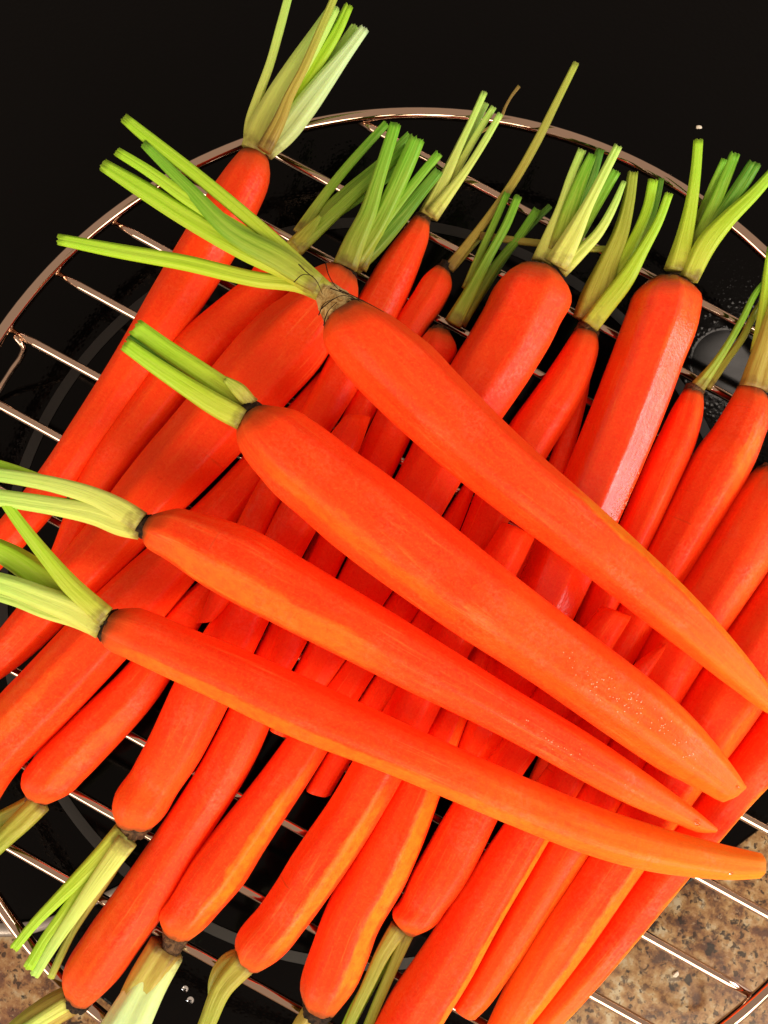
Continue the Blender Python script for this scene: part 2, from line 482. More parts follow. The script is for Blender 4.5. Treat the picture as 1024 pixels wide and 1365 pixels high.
for sgn, xy in ((1, [(20, 448, -0.0005), (27, 456, -0.0012), (32, 463, -0.0025), (30, 471, -0.0045), (16, 493, -0.0100), (0, 518, -0.0160), (-8, 531, -0.0180), (-20, 548, -0.0180), (-30, 565, -0.0150), (-52, 604, -0.0060), (-62, 622, -0.001)]),
                (-1, [(1003, 1328, -0.001), (1000, 1332, -0.004), (996, 1338, -0.008), (978, 1352, -0.0130), (958, 1370, -0.0186), (938, 1386, -0.0160), (918, 1402, -0.0065), (912, 1408, -0.001)])):
    P3 = [tuple(at(x, y, z) + RO) for x, y, z in xy]
    P3, _ = catmull(P3, 48)
    V, Fs = tube([Vector(p) for p in P3], [0.0010] * 48, 10)
    mesh_obj("foot", V, Fs, M_STEEL, rack)
for a in (30,):
    pts = []
    for i in range(25):
        s = i / 24
        ang = rad(a + (s - 0.5) * 24)
        z = -0.0186 * (1 - abs(2 * s - 1) ** 4)
        pts.append(Vector(((RR - 0.004) * math.cos(ang), (RR - 0.004) * math.sin(ang), z)) + RO)
    V, Fs = tube(pts, [0.00085] * 25, 10)
    mesh_obj("foot", V, Fs, M_STEEL, rack)

# ------------------------------------------------------------------ carrots
SEG = 64
def facet_radius(theta, facets, s):
    r = np.ones_like(theta)
    for (t0, d, ph) in facets:
        dd = d + 0.012 * math.sin(ph + 4.2 * s) + 0.005 * math.sin(2.3 * ph + 11 * s) + 0.0035 * math.sin(3.1 * ph + 31 * s) + 0.002 * math.sin(ph + 67 * s)
        c = np.cos(theta - t0)
        lim = np.where(c > 0.2, dd / np.maximum(c, 0.2), 9.0)
        r = np.minimum(r, lim)
    return r

def build_stalk(parent, o3, pts, kind, z0, dz, seed, flat=0.82, groove=0.10):
    """pts run from the cut end (first) to the crown (last): (x, y, width) in photo pixels"""
    rg = random.Random(seed)
    C, _ = catmull(pts, max(14, 5 * len(pts)))
    n = len(C)
    P = []; Rd = []
    for i, (x, y, w) in enumerate(C):
        t = i / (n - 1)
        z = z0 + dz * (1 - t)
        P.append(at(x, y, z)); Rd.append(0.5 * w * px_size(z))
    segs = 30
    V = []; al = []; an = []
    ph = rg.uniform(0, 6.28); k = rg.choice((6, 7, 8))
    def ring(i, sc, shift=0.0, jag=0.0):
        t3 = (P[min(n - 1, i + 1)] - P[max(0, i - 1)]).normalized()
        s = t3.cross(Vector((0, 0, 1))).normalized(); u = s.cross(t3)
        for j in range(segs):
            q = 2 * math.pi * j / segs
            r = Rd[i] * sc * (1 + 0.050 * math.cos(k * q + ph) + 0.022 * math.cos(2.0 * k * q + 1.3 * ph))
            up = math.sin(q) * flat
            if groove and math.sin(q) > 0: up -= groove * 2.2 * math.sin(q) ** 6
            off = t3 * (shift + jag * rg.uniform(-1, 1))
            V.append(P[i] + s * math.cos(q) * r + u * up * r + off - o3)
            al.append(1 - i / (n - 1)); an.append((q / (2 * math.pi)))
    ring(0, 0.35, Rd[0] * 0.35); ring(0, 0.78, Rd[0] * 0.10, Rd[0] * 0.10)
    for i in range(n): ring(i, 1.0, 0.0, Rd[0] * 0.22 if i == 0 else 0.0)
    return mesh_obj("stalk", V, grid_faces(n + 2, segs), M_STALK[kind], parent, attrs={"along": al, "ang": an})

def build_carrot(key, pairs, label, group, z_head=None, z_tip=None, lift=(0, 0), facets=(), nf=7, seed=0,
                 crown='black', crown_w=1.0, stalks=(), yellow=0.0, blunt=False, crown_len=7, hair=False, wet=0.0, skin=(), husk=False, stalk_dz=0.0):
    rg = random.Random(seed + 11)
    L = np.array([p[0] for p in pairs], float); Rr = np.array([p[1] for p in pairs], float)
    c = (L + Rr) / 2
    rows = np.concatenate([c, L, Rr], axis=1)
    n = 84
    C, length = catmull([tuple(r) for r in rows], n)
    G = np.exp(-0.5 * (np.arange(-12, 13) / 4.6) ** 2); G /= G.sum()
    for q in range(6):                       # take the hand-traced wobble out of the outline, ends kept
        v = C[:, q]; pad = np.concatenate([2 * v[0] - v[12:0:-1], v, 2 * v[-1] - v[-2:-14:-1]])
        sm = np.convolve(pad, G, mode='valid'); w = np.clip((np.arange(n) - 11) / 10.0, 0, 1) * np.clip((n - 3 - np.arange(n)) / 6.0, 0, 1)
        C[:, q] = v * (1 - w) + sm * w
    hwpx = 0.5 * np.hypot(*(C[:, 4:6] - C[:, 2:4]).T)
    S = np.linspace(0, 1, n)
    hw = hwpx * px_size(0.015)
    if z_head is None:
        rh = hw[: n // 2].max(); rt = hw[int(n * .86)]
        z = R_W + rh * (1 - S) + rt * S
        z = np.maximum(z, R_W + hw * 0.92)
    else:
        z = z_head * (1 - S) + z_tip * S
    z = z + lift[0] * (1 - S) + lift[1] * S ** 2
    kern = np.ones(9) / 9
    z = np.convolve(np.pad(z, 4, mode='edge'), kern, mode='valid')
    # facets left by the peeler
    fl = [(rad(t), d, rg.uniform(0, 6)) for t, d in facets]
    for i in range(nf):
        t = -180 + 360 * (i + rg.uniform(-.28, .28)) / nf
        if any(abs((t - f[0] + 180) % 360 - 180) < 38 for f in facets): continue
        fl.append((rad(t), rg.uniform(0.925, 0.97), rg.uniform(0, 6)))
    theta = np.linspace(0, 2 * math.pi, SEG, endpoint=False)
    org = at(C[0, 0], C[0, 1], z[0]); org = Vector((org.x, org.y, R_W))
    root_e = empty("carrot", org)
    tag(root_e, label, "carrot", group)
    V = []; al = []; an = []
    P3 = []
    for i in range(n):
        a3, b3 = at(C[i, 2], C[i, 3], z[i]), at(C[i, 4], C[i, 5], z[i])
        P3.append(((a3 + b3) / 2, (b3 - a3)))
    wob = rg.uniform(0, 6)
    def ring(i, sc=1.0, shift=0.0, a=None):
        ctr, e = P3[i]
        rr = e.length / 2
        e1 = e.normalized(); t3 = (P3[min(n - 1, i + 1)][0] - P3[max(0, i - 1)][0]).normalized()
        u = Vector((0, 0, 1)); u = (u - e1 * u.dot(e1)).normalized()
        fr = facet_radius(theta, fl, S[i])
        lat = fr * np.sin(theta); ver = fr * np.cos(theta)
        lat = np.where(lat > 0, lat / lat.max(), lat / -lat.min())
        wv = 1 + 0.010 * np.sin(theta * 3 + 9 * S[i] + wob) * 1.0
        for j in range(SEG):
            V.append(ctr + (e1 * (lat[j] * rr) + u * (ver[j] * rr * wv[j])) * sc + t3 * shift - org)
            al.append(S[i] if a is None else a); an.append((theta[j] / (2 * math.pi) + 0.5) % 1.0 - 0.5)
    r0 = P3[0][1].length / 2; rN = P3[-1][1].length / 2
    ring(0, 0.30, -0.02 * r0, 0.0); ring(0, 0.72, -0.10 * r0, 0.0); ring(0, 0.92, -0.06 * r0, 0.0)
    for i in range(n): ring(i)
    if blunt:
        ring(n - 1, 0.95, 0.05 * rN, 1.0); ring(n - 1, 0.55, 0.10 * rN, 1.0)
    else:
        ring(n - 1, 0.72, 0.45 * rN, 1.0); ring(n - 1, 0.25, 0.75 * rN, 1.0)
    nr = len(V) // SEG
    body = mesh_obj("root", V, grid_faces(nr, SEG), M_FLESH, root_e, attrs={"along": al, "ang": an})
    body["tip_yellow"] = float(yellow); body["wet"] = float(wet)
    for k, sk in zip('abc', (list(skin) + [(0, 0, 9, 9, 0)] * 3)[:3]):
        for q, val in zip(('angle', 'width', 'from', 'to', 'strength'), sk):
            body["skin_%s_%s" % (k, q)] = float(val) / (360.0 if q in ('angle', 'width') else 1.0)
    # crown: ragged collar between root and stalks
    if crown:
        ctr, e = P3[0]; t3 = (P3[0][0] - P3[3][0]).normalized(); e1 = e.normalized(); u = e1.cross(t3)
        if u.z < 0: u = -u
        px = px_size(z[0])
        prof = [(-2.0 * px, 0.90 * r0), (-0.5 * px, 0.985 * r0), (1.5 * px, 0.97 * r0), (0.45 * crown_len * px, (0.90 * crown_w) * r0), (crown_len * px, 0.80 * crown_w * r0), (1.12 * crown_len * px, 0.45 * crown_w * r0)]
        CV = []
        sg = 34
        for (s, r) in prof:
            for j in range(sg):
                q = 2 * math.pi * j / sg
                rr = r * (1 + rg.uniform(-.10, .10))
                CV.append(ctr + e1 * math.cos(q) * rr + u * math.sin(q) * rr * 0.94 + t3 * (s + rg.uniform(-1, 1) * (1.6 if s < 2 else 3.2) * px) - org)
        mesh_obj("crown", CV, grid_faces(len(prof), sg), M_CROWN[crown], root_e)
    if husk:
        ctr, e = P3[0]; t3 = (P3[0][0] - P3[3][0]).normalized(); e1 = e.normalized(); u = e1.cross(t3)
        if u.z < 0: u = -u
        px = px_size(z[0]); HV = []
        for (s, r) in ((2, .93), (9, .86), (20, .74), (32, .60), (42, .50), (46, .34)):
            for j in range(34):
                q = 2 * math.pi * j / 34
                rr = r * r0 * (1 + rg.uniform(-.07, .07))
                HV.append(ctr + e1 * math.cos(q) * rr + u * math.sin(q) * rr * 0.9 + t3 * (s + rg.uniform(-2, 2)) * px - org)
        mesh_obj("husk", HV, grid_faces(6, 34), M_CROWN['tan'], root_e)
    for i, st in enumerate(stalks):
        kind, pts, zoff = (*st, 0.0)[:3]
        dz = stalk_dz + rg.uniform(-0.0015, 0.0035)
        zz = z[0] + zoff + (0.0020 if i % 2 else 0.0) + 0.0007 * i - 0.0012
        build_stalk(root_e, org, pts, kind, zz, dz, seed * 31 + i)
    return dict(e=root_e, P3=P3, body=body, org=org, z=z, V=V)

ROW_A = "carrots on the rack with their leafy ends towards the top"
ROW_B = "carrots on the rack with their leafy ends towards the bottom"
TOP = "carrots laid across the top of the pile"
# ---- every carrot: (left edge, right edge) pairs from the crown to the tip, in photograph pixels
CARROTS = [
# ------------------------------------------------ the four on top
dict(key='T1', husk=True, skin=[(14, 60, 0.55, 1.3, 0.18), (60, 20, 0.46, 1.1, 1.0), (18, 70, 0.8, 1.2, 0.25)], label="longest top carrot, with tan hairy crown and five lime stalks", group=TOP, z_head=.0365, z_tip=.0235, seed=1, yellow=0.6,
  facets=[(4, .93), (58, .95), (-60, .96)], crown='black', crown_w=.95, crown_len=9, stalk_dz=.004,
  pairs=[((432,434),(484,402)),((431,455),(514,418)),((449,485),(548,442)),((500,541),(583,470)),((546,584),(617,507)),((644,666),(706,596)),((718,720),(775,655)),((788,771),(840,714)),((874,841),(921,790)),((929,880),(966,839)),((976,920),(1006,888)),((1015,947),(1032,921)),((1046,962),(1050,956))],
  stalks=[('lime', [(78,319,15),(150,333,19),(250,351,21),(345,373,21),(405,381,22),(430,390,26)]), ('lime', [(138,220,17),(190,252,24),(250,290,26),(330,335,28),(395,366,28),(428,388,26)]),
   ('lime', [(156,202,13),(195,226,15),(250,265,18),(330,315,22),(400,360,24),(428,384,22)]), ('green', [(192,192,12),(250,250,18),(310,310,28),(380,350,34),(424,380,26)]), ('lime', [(166,158,14),(190,178,17),(270,240,18),(350,307,19),(415,366,19),(438,388,20)])]),
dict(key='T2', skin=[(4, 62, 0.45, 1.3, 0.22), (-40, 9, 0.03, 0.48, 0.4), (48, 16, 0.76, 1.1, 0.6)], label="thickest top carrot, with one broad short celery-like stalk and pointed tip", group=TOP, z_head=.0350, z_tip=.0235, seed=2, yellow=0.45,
  facets=[(8, .925), (-52, .945), (55, .96)], crown='black', crown_w=.98, crown_len=14, stalk_dz=.003,
  pairs=[((316,568),(352,540)),((317,592),(385,545)),((352,643),(417,561)),((410,697),(480,607)),((457,740),(531,642)),((519,783),(590,690)),((578,826),(647,736)),((644,869),(708,785)),((703,904),(765,828)),((761,947),(820,869)),((819,986),(876,911)),((878,1027),(929,958)),((936,1060),(970,1012)),((968,1067),(986,1035)),((990,1054),(993,1046))],
  stalks=[('deep', [(174,450,24),(215,478,24),(260,508,18),(300,534,14)]), ('olive', [(300,505,8),(318,520,20),(334,538,20)]), ('lime', [(181,436,24),(220,464,25),(260,491,27),(300,518,28),(336,543,27)]), ('lime', [(167,459,19),(205,486,22),(250,516,26),(290,541,30),(323,559,30)])]),
dict(key='T3', skin=[(-34, 22, 0.01, 0.46, 0.5), (0, 80, 0.8, 1.2, 0.25)], label="slender top carrot with pale stalks, between the thickest and the lowest top carrot", group=TOP, z_head=.0325, z_tip=.0225, seed=3, yellow=0.45,
  facets=[(-36, .915), (18, .95), (62, .96)], crown='black', crown_w=1.0, crown_len=13, stalk_dz=.002,
  pairs=[((191,718),(203,686)),((196,730),(234,678)),((219,744),(256,681)),((266,777),(311,696)),((312,804),(361,716)),((363,830),(408,748)),((417,857),(460,778)),((488,892),(529,819)),((546,923),(584,854)),((617,955),(650,895)),((664,978),(693,924)),((718,1008),(747,953)),((772,1039),(800,986)),((827,1069),(852,1023)),((897,1098),(914,1068)),((936,1110),(946,1095)),((952,1110),(955,1103))],
  stalks=[('lime', [(-25,612,12),(20,626,13),(70,645,14),(115,660,13),(150,672,12)]), ('pale', [(-25,630,18),(30,638,20),(80,648,22),(130,664,26),(165,682,30),(188,696,29)]), ('pale', [(-25,660,22),(30,668,23),(80,676,25),(130,686,30),(165,698,34),(188,704,31)])]),
dict(key='T4', skin=[(10, 60, 0.45, 1.3, 0.20), (-50, 19, 0.01, 0.75, 0.55), (0, 90, 0.55, 0.98, 0.3)], label="lowest top carrot, with thick pale stalks and a blunt yellow tip", group=TOP, z_head=.0290, z_tip=.0225, seed=4, yellow=1.0, blunt=True,
  facets=[(-42, .935), (14, .95)], crown='black', crown_w=.98, crown_len=8, stalk_dz=.003,
  pairs=[((137,856),(157,812)),((145,866),(180,810)),((164,875),(190,812)),((234,908),(260,840)),((313,945),(340,872)),((363,972),(392,895)),((414,994),(442,919)),((488,1018),(513,951)),((539,1039),(563,976)),((601,1067),(625,1003)),((664,1092),(687,1031)),((741,1125),(763,1063)),((792,1143),(814,1083)),((851,1160),(872,1101)),((917,1170),(935,1119)),((970,1172),(985,1131)),((1010,1170),(1016,1138))],
  stalks=[('lime', [(-25,722,24),(20,745,32),(60,773,36),(105,806,34),(137,829,26)]), ('pale', [(-25,770,24),(20,783,27),(60,798,30),(105,816,36),(138,833,38)]), ('pale', [(-25,788,14),(20,800,16),(60,815,18),(105,828,20),(134,841,20)]), ('lime', [(3,664,13),(25,695,15),(60,740,19),(100,786,25),(140,822,28)])]),
# ------------------------------------------------ heads towards the top of the photograph
dict(key='A1', label="leftmost upper carrot, with a tall pale leek-like tuft over the rack rim", group=ROW_A, seed=21, lift=(.003, .001), facets=[(45, .95), (0, .95)], crown='black', crown_w=.95, crown_len=6, stalk_dz=.004,
  pairs=[((318,206),(357,208)),((308,218),(360,228)),((281,254),(340,288)),((238,324),(297,366)),((199,391),(255,430)),((133,506),(178,537)),((82,584),(123,613)),((55,629),(94,657)),((0,693),(39,721)),((-60,765),(-28,785)),((-95,812),(-80,822))],
  stalks=[('pale', [(474,36,14),(440,88,20),(410,130,24),(370,180,26)]), ('pale', [(386,-10,11),(374,35,12),(360,85,12),(345,128,14),(336,165,20),(336,200,24)]), ('lime', [(465,8,13),(450,40,16),(425,82,19),(400,120,20),(365,170,24)]), ('pale', [(446,10,17),(425,45,24),(395,92,31),(365,140,34),(345,180,36),(338,200,34)]),
   ('pearl', [(486,38,14),(462,70,18),(435,105,26),(405,145,32),(378,180,30),(354,205,22)]), ('straw', [(448,-8,10),(425,45,11),(403,95,12),(385,130,14),(372,162,18),(352,200,22)], 0.0034)]),
dict(key='A2', label="carrot beside the leek-tufted one, its stalks rising behind the longest top carrot's lime stalks", group=ROW_A, seed=22, facets=[(10, .94)], crown='brown', crown_len=10, stalk_dz=.003,
  pairs=[((368,328),(398,346)),((354,340),(403,364)),((330,372),(384,400)),((296,400),(348,432)),((234,452),(287,490)),((191,511),(238,550)),((144,575),(188,607)),((103,640),(143,666)),((82,705),(112,722)),((72,728),(96,742)),((58,760),(74,770))],
  stalks=[('green', [(532,225,12),(480,262,14),(440,290,16),(400,330,18)]), ('green', [(515,165,11),(490,192,12),(455,232,13),(425,272,15),(400,312,22)]), ('green', [(546,180,11),(510,215,12),(465,252,13),(430,285,15),(402,322,22)]), ('green', [(543,197,14),(515,222,15),(470,262,17),(435,295,19),(395,330,26)]), ('olive', [(427,288,5),(413,306,16),(400,322,24),(386,338,28)])]),
dict(key='A3', label="wide smooth carrot left of the hairy tan crown, with dark green grooved stalks", group=ROW_A, seed=23, facets=[(14, .905), (60, .95), (-40, .955)], crown='black', crown_len=7, stalk_dz=.005,
  pairs=[((440,352),(476,372)),((424,358),(478,388)),((390,391),(463,422)),((358,414),(446,456)),((318,452),(420,498)),((289,487),(378,540)),((250,538),(324,600)),((195,600),(265,660)),((152,655),(212,710)),((111,713),(161,762)),((86,738),(133,786)),((24,813),(71,848)),((-10,855),(30,888)),((-60,915),(-38,930)),((-80,940),(-72,946))],
  stalks=[('deep', [(585,228,14),(560,258,16),(530,295,20),(500,328,24),(470,356,26)]), ('green', [(556,185,22),(541,220,24),(522,262,24),(500,305,26),(470,350,28)]), ('green', [(585,205,12),(560,235,13),(528,275,15),(500,312,20),(476,355,30)]), ('green', [(527,166,16),(518,195,17),(504,240,19),(490,285,24),(472,325,30),(460,356,34)])]),
dict(key='A4', label="tapering carrot with thin pale stalks and one curled brown dry stalk", group=ROW_A, seed=24, lift=(0, .012), facets=[(0, .95)], crown='brown', crown_len=7, stalk_dz=.004,
  pairs=[((551,289),(573,300)),((540,303),(572,316)),((523,324),(563,344)),((480,391),(535,415)),((438,476),(487,502)),((402,547),(445,570)),((340,650),(375,667)),((312,705),(350,722)),((284,780),(312,798)),((262,830),(284,828))], blunt=True,
  stalks=[('dry', [(692,115,5),(682,128,4),(674,142,4),(667,158,4.5),(655,168,4),(636,179,4),(612,194,3.5)]), ('pale', [(658,143,9),(640,172,10),(615,215,11),(592,255,14)]), ('pale', [(648,138,9),(632,170,9),(610,215,10),(592,252,12),(575,280,14)]), ('pale', [(667,152,9),(648,185,10),(622,226,11),(598,258,16),(575,288,22)]), ('pale', [(646,123,9),(630,158,9),(608,205,12),(590,245,18),(570,288,26)])]),
dict(key='A5', label="small carrot with one very long thin stalk and one broken sideways", group=ROW_A, seed=25, facets=[], crown='black', crown_w=.8, crown_len=12, stalk_dz=.002,
  pairs=[((581,355),(600,367)),((568,366),(602,380)),((548,396),(593,405)),((527,428),(568,440)),((478,516),(512,530)),((452,565),(485,580)),((425,630),(448,642)),((408,675),(420,682))],
  stalks=[('straw', [(642,314,9),(632,322,13),(615,340,15),(602,356,14)]), ('straw', [(842,332,9),(800,332,9),(740,326,9),(690,321,10),(655,316,10),(640,314,11)]), ('straw', [(768,84,9),(745,130,10),(715,190,12),(685,242,12),(655,285,12),(620,330,13),(598,358,16)])]),
dict(key='A6', label="carrot showing only a dull rounded top beside the longest top carrot, dark green stalks", group=ROW_A, seed=26, lift=(0, .008), facets=[], crown='brown', crown_w=.8, crown_len=6, stalk_dz=.0,
  pairs=[((570,440),(600,444)),((560,452),(609,462)),((545,478),(597,490)),((505,540),(556,566)),((479,601),(527,630)),((424,711),(460,742)),((372,838),(410,856)),((352,880),(388,897)),((335,930),(355,940))],
  stalks=[('deep', [(733,275,8),(705,303,9),(675,340,10),(645,385,12),(615,430,14)]), ('green', [(676,258,10),(660,295,10),(642,335,11),(622,385,14)]), ('green', [(716,280,12),(690,318,12),(660,355,12),(635,395,15),(612,432,20)]), ('green', [(691,262,11),(676,298,12),(652,342,13),(628,388,18),(604,432,24)])]),
dict(key='A7', label="very thick square-shouldered carrot in the middle of the upper row, bright spreading stalks", group=ROW_A, seed=27, wet=0.1, facets=[(-12, .93), (36, .952)], crown='brown', crown_w=.7, crown_len=6, stalk_dz=.006, blunt=True,
  pairs=[((690,355),(742,366)),((672,366),(756,390)),((644,412),(742,440)),((617,458),(704,508)),((599,485),(688,532)),((551,590),(620,630)),((526,640),(595,678)),((462,742),(522,790)),((412,856),(461,878)),((370,940),(405,960)),((360,972),(386,982))],
  stalks=[('green', [(820,228,16),(800,262,17),(775,305,18),(750,350,20)]), ('pale', [(776,200,12),(762,235,13),(748,280,17),(733,320,24),(724,350,34)]), ('deep', [(800,200,12),(788,240,14),(770,285,16),(748,340,18)]), ('green', [(790,206,12),(775,240,18),(758,285,24),(742,335,30)]), ('pale', [(832,242,7),(818,275,11),(798,310,14),(770,340,18),(748,362,20)]), ('pale', [(824,195,12),(805,232,13),(783,275,16),(763,315,26),(742,354,34)])]),
dict(key='A8', label="carrot under a forked olive stalk, right of the very thick square-shouldered one", group=ROW_A, seed=28, facets=[(0, .95)], crown='brown', crown_w=1.0, crown_len=16, stalk_dz=.005, blunt=True,
  pairs=[((766,440),(797,450)),((756,456),(798,464)),((741,479),(789,500)),((702,534),(758,565)),((681,561),(738,595)),((632,660),(682,690)),((614,712),(655,735)),((558,815),(592,833)),((497,905),(534,922)),((437,1002),(468,1014)),((408,1052),(441,1060))],
  stalks=[('deep', [(882,238,8),(876,265,9),(866,298,10),(850,330,10)]), ('lime', [(871,240,14),(864,275,14),(850,310,15),(830,345,20),(800,385,24)]), ('olive', [(844,230,14),(838,270,17),(828,310,22),(812,350,28),(795,395,40),(782,428,38)]), ('lime', [(892,258,11),(878,295,12),(856,335,16),(832,375,24),(806,408,26),(786,434,26)])]),
dict(key='A9', skin=[(30, 18, 0.0, 0.3, 0.3)], label="thick carrot with white glossy sheen down its right side, short green stalks", group=ROW_A, seed=29, wet=0.85, facets=[(-14, .94), (31, .905)], crown='brown', crown_w=.86, crown_len=5, stalk_dz=.007,  # skin strip here colours in the orange upper end of the sheen
  pairs=[((864,374),(916,379)),((848,388),(930,396)),((838,412),(929,428)),((819,463),(905,497)),((792,534),(879,568)),((753,629),(838,664)),((716,722),(794,762)),((692,770),(768,818)),((651,880),(716,917)),((626,958),(672,983)),((606,1005),(645,1025)),((590,1045),(612,1056))],
  stalks=[('green', [(966,212,9),(950,250,12),(930,300,14)]), ('deep', [(1006,218,18),(985,252,20),(962,285,20),(935,320,20)]), ('green', [(980,205,14),(964,245,17),(945,290,20),(920,340,24)]), ('lime', [(1032,228,14),(1005,258,17),(972,290,22),(942,325,28),(918,372,26)]), ('lime', [(931,187,13),(928,225,14),(922,270,17),(913,315,23),(902,362,34)])]),
dict(key='A10', skin=[(20, 12, 0.0, 0.16, 0.35)], label="narrow carrot right of the white-sheened one, with two thin curved stalks", group=ROW_A, seed=30, facets=[], crown='brown', crown_len=9, crown_w=1.15, stalk_dz=.003,
  pairs=[((912,519),(937,528)),((900,538),(937,548)),((881,575),(926,594)),((853,634),(899,657)),((828,695),(872,716)),((788,776),(827,802)),((765,829),(805,850)),((735,905),(765,918)),((715,950),(735,958))],
  stalks=[('olive', [(1026,388,8),(1008,415,9),(990,450,10),(968,480,11),(940,515,18)]), ('green', [(1024,370,6),(1008,390,8),(990,425,9),(970,460,10),(950,490,13),(930,516,20)])]),
dict(key='A11', skin=[(26, 17, 0.03, 0.27, 0.6)], label="carrot with a dark scarred shoulder and thick yellowish stalk at the right edge", group=ROW_A, seed=31, facets=[(38, .95)], crown='black', crown_len=12, crown_w=.9, stalk_dz=.005,
  pairs=[((985,514),(1020,530)),((975,533),(1024,552)),((955,566),(1014,590)),((929,601),(994,638)),((894,669),(954,703)),((863,734),(917,765)),((827,807),(868,837)),((795,868),(838,897)),((745,955),(778,975)),((705,1040),(728,1052)),((690,1075),(700,1082))],
  stalks=[('green', [(1030,330,14),(1020,375,9),(1014,415,8),(1008,450,7)]), ('straw', [(1050,370,22),(1036,410,24),(1026,450,30),(1014,490,36),(1006,518,40)]), ('lime', [(1026,336,9),(1022,380,12),(1018,420,16),(1010,470,20)])]),
dict(key='A12', skin=[(30, 16, 0.1, 0.34, 0.3), (48, 16, 0.55, 1.0, 0.35)], label="long carrot whose shoulder enters at the right edge below the dark scarred one", group=ROW_A, seed=32, facets=[(40, .955)], crown='brown', yellow=0.25, blunt=True,
  pairs=[((1012,622),(1062,644)),((998,636),(1062,664)),((961,690),(1035,735)),((910,776),(980,820)),((868,837),(938,880)),((808,985),(862,1012)),((770,1045),(826,1070)),((722,1121),(780,1144)),((682,1200),(730,1222)),((645,1268),(690,1286)),((614,1322),(652,1338)),((604,1340),(634,1356))],
  stalks=[('green', [(1085,540,12),(1062,585,16),(1042,632,24)])]),
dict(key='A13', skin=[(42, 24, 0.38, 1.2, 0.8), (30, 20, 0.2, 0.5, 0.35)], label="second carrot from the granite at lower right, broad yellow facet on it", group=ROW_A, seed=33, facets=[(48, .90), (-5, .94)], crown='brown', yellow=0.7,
  pairs=[((1075,640),(1150,680)),((1050,690),(1135,740)),((1024,751),(1100,805)),((969,837),(1045,900)),((907,931),(975,1000)),((852,1028),(922,1068)),((825,1072),(894,1110)),((782,1143),(848,1168)),((726,1219),(790,1258)),((683,1297),(735,1326)),((655,1360),(705,1372)),((625,1420),(650,1430))],
  stalks=[('green', [(1170,560,12),(1140,610,18),(1115,655,26)])]),
dict(key='A14', skin=[(58, 22, 0.25, 1.2, 0.85)], label="outermost carrot at lower right, lying beside the bare granite", group=ROW_A, seed=34, facets=[(60, .93), (5, .95)], crown='brown', yellow=0.7,
  pairs=[((1125,780),(1200,830)),((1060,880),(1130,940)),((1011,950),(1075,1000)),((972,1003),(1026,1042)),((932,1060),(985,1090)),((898,1108),(950,1130)),((851,1164),(898,1195)),((780,1270),(815,1295)),((741,1317),(778,1338)),((700,1372),(730,1385)),((660,1430),(670,1436))],
  stalks=[('green', [(1230,680,12),(1195,740,18),(1165,800,26)])]),
# ------------------------------------------------ heads towards the bottom of the photograph
dict(key='B1', skin=[(-20, 25, 0.0, 0.35, 0.25)], label="fat carrot at the left edge passing under the lowest top carrot's pale stalks", group=ROW_B, seed=41, facets=[(12, .91), (58, .95)], crown='black',
  pairs=[((-75,1035),(-10,1080)),((-50,1000),(15,1040)),((0,925),(62,990)),((45,880),(113,939)),((85,836),(150,898)),((135,785),(217,825)),((193,733),(256,780)),((255,680),(306,715)),((290,645),(340,672)),((386,540),(412,552)),((425,497),(436,502))],
  stalks=[('olive', [(-110,1130,20),(-80,1095,28),(-45,1060,34)])]),
dict(key='B2', skin=[(24, 16, 0.05, 0.45, 0.25)], label="carrot at lower left with dull brownish shoulder, olive stalks cut by the left edge", group=ROW_B, seed=42, facets=[(35, .94), (-10, .95)], crown='brown', crown_len=8,
  pairs=[((36,1058),(64,1072)),((29,1038),(90,1060)),((45,1010),(112,1040)),((98,955),(146,1005)),((172,884),(212,930)),((190,862),(228,905)),((236,800),(275,820)),((262,778),(292,795)),((310,735),(320,742))],
  stalks=[('olive', [(-25,1108,18),(5,1090,20),(30,1078,22),(50,1068,24)]), ('olive', [(-25,1150,18),(5,1118,24),(30,1094,27),(54,1070,28)])]),
dict(key='B3', skin=[(0, 70, -0.2, 0.22, 0.18)], label="broad carrot whose brown-based stalks split into three thin ends over the rack rim", group=ROW_B, seed=43, lift=(0, .010), facets=[(10, .92)], crown='brown', crown_w=.82, crown_len=14, blunt=True, stalk_dz=.003,
  pairs=[((156,1095),(203,1104)),((150,1076),(214,1094)),((176,1024),(238,1056)),((203,973),(270,1010)),((230,912),(300,950)),((272,840),(340,868)),((300,800),(358,830)),((351,717),(402,744)),((375,665),(421,709)),((442,576),(480,600)),((458,556),(494,557))],
  stalks=[('straw', [(68,1303,9),(82,1272,10),(98,1240,10),(112,1215,14),(122,1195,20),(145,1155,26),(168,1112,30)]), ('lime', [(19,1264,12),(45,1232,13),(78,1198,16),(108,1168,20),(140,1135,24),(165,1108,28)]), ('lime', [(38,1290,14),(62,1250,14),(92,1210,17),(120,1170,20),(162,1115,24)]), ('pale', [(46,1300,13),(70,1262,14),(100,1218,17),(130,1175,22),(170,1120,28)])]),
dict(key='B4', skin=[(-32, 26, 0.0, 0.3, 0.3)], label="long straight carrot at lower left with its dark crown above the pinkish granite", group=ROW_B, seed=44, facets=[(30, .95), (-25, .95)], crown='black', crown_len=10, crown_w=1.0, stalk_dz=.002,
  pairs=[((88,1322),(122,1340)),((84,1302),(146,1318)),((117,1238),(187,1265)),((156,1184),(220,1218)),((213,1102),(272,1124)),((270,1015),(325,1045)),((302,950),(360,975)),((345,860),(385,880)),((370,810),(402,825)),((424,705),(437,711)),((432,690),(440,694))],
  stalks=[('straw', [(5,1392,30),(40,1366,36),(72,1345,38),(100,1330,36)]), ('pale', [(15,1385,14),(50,1362,16),(92,1336,18)])]),
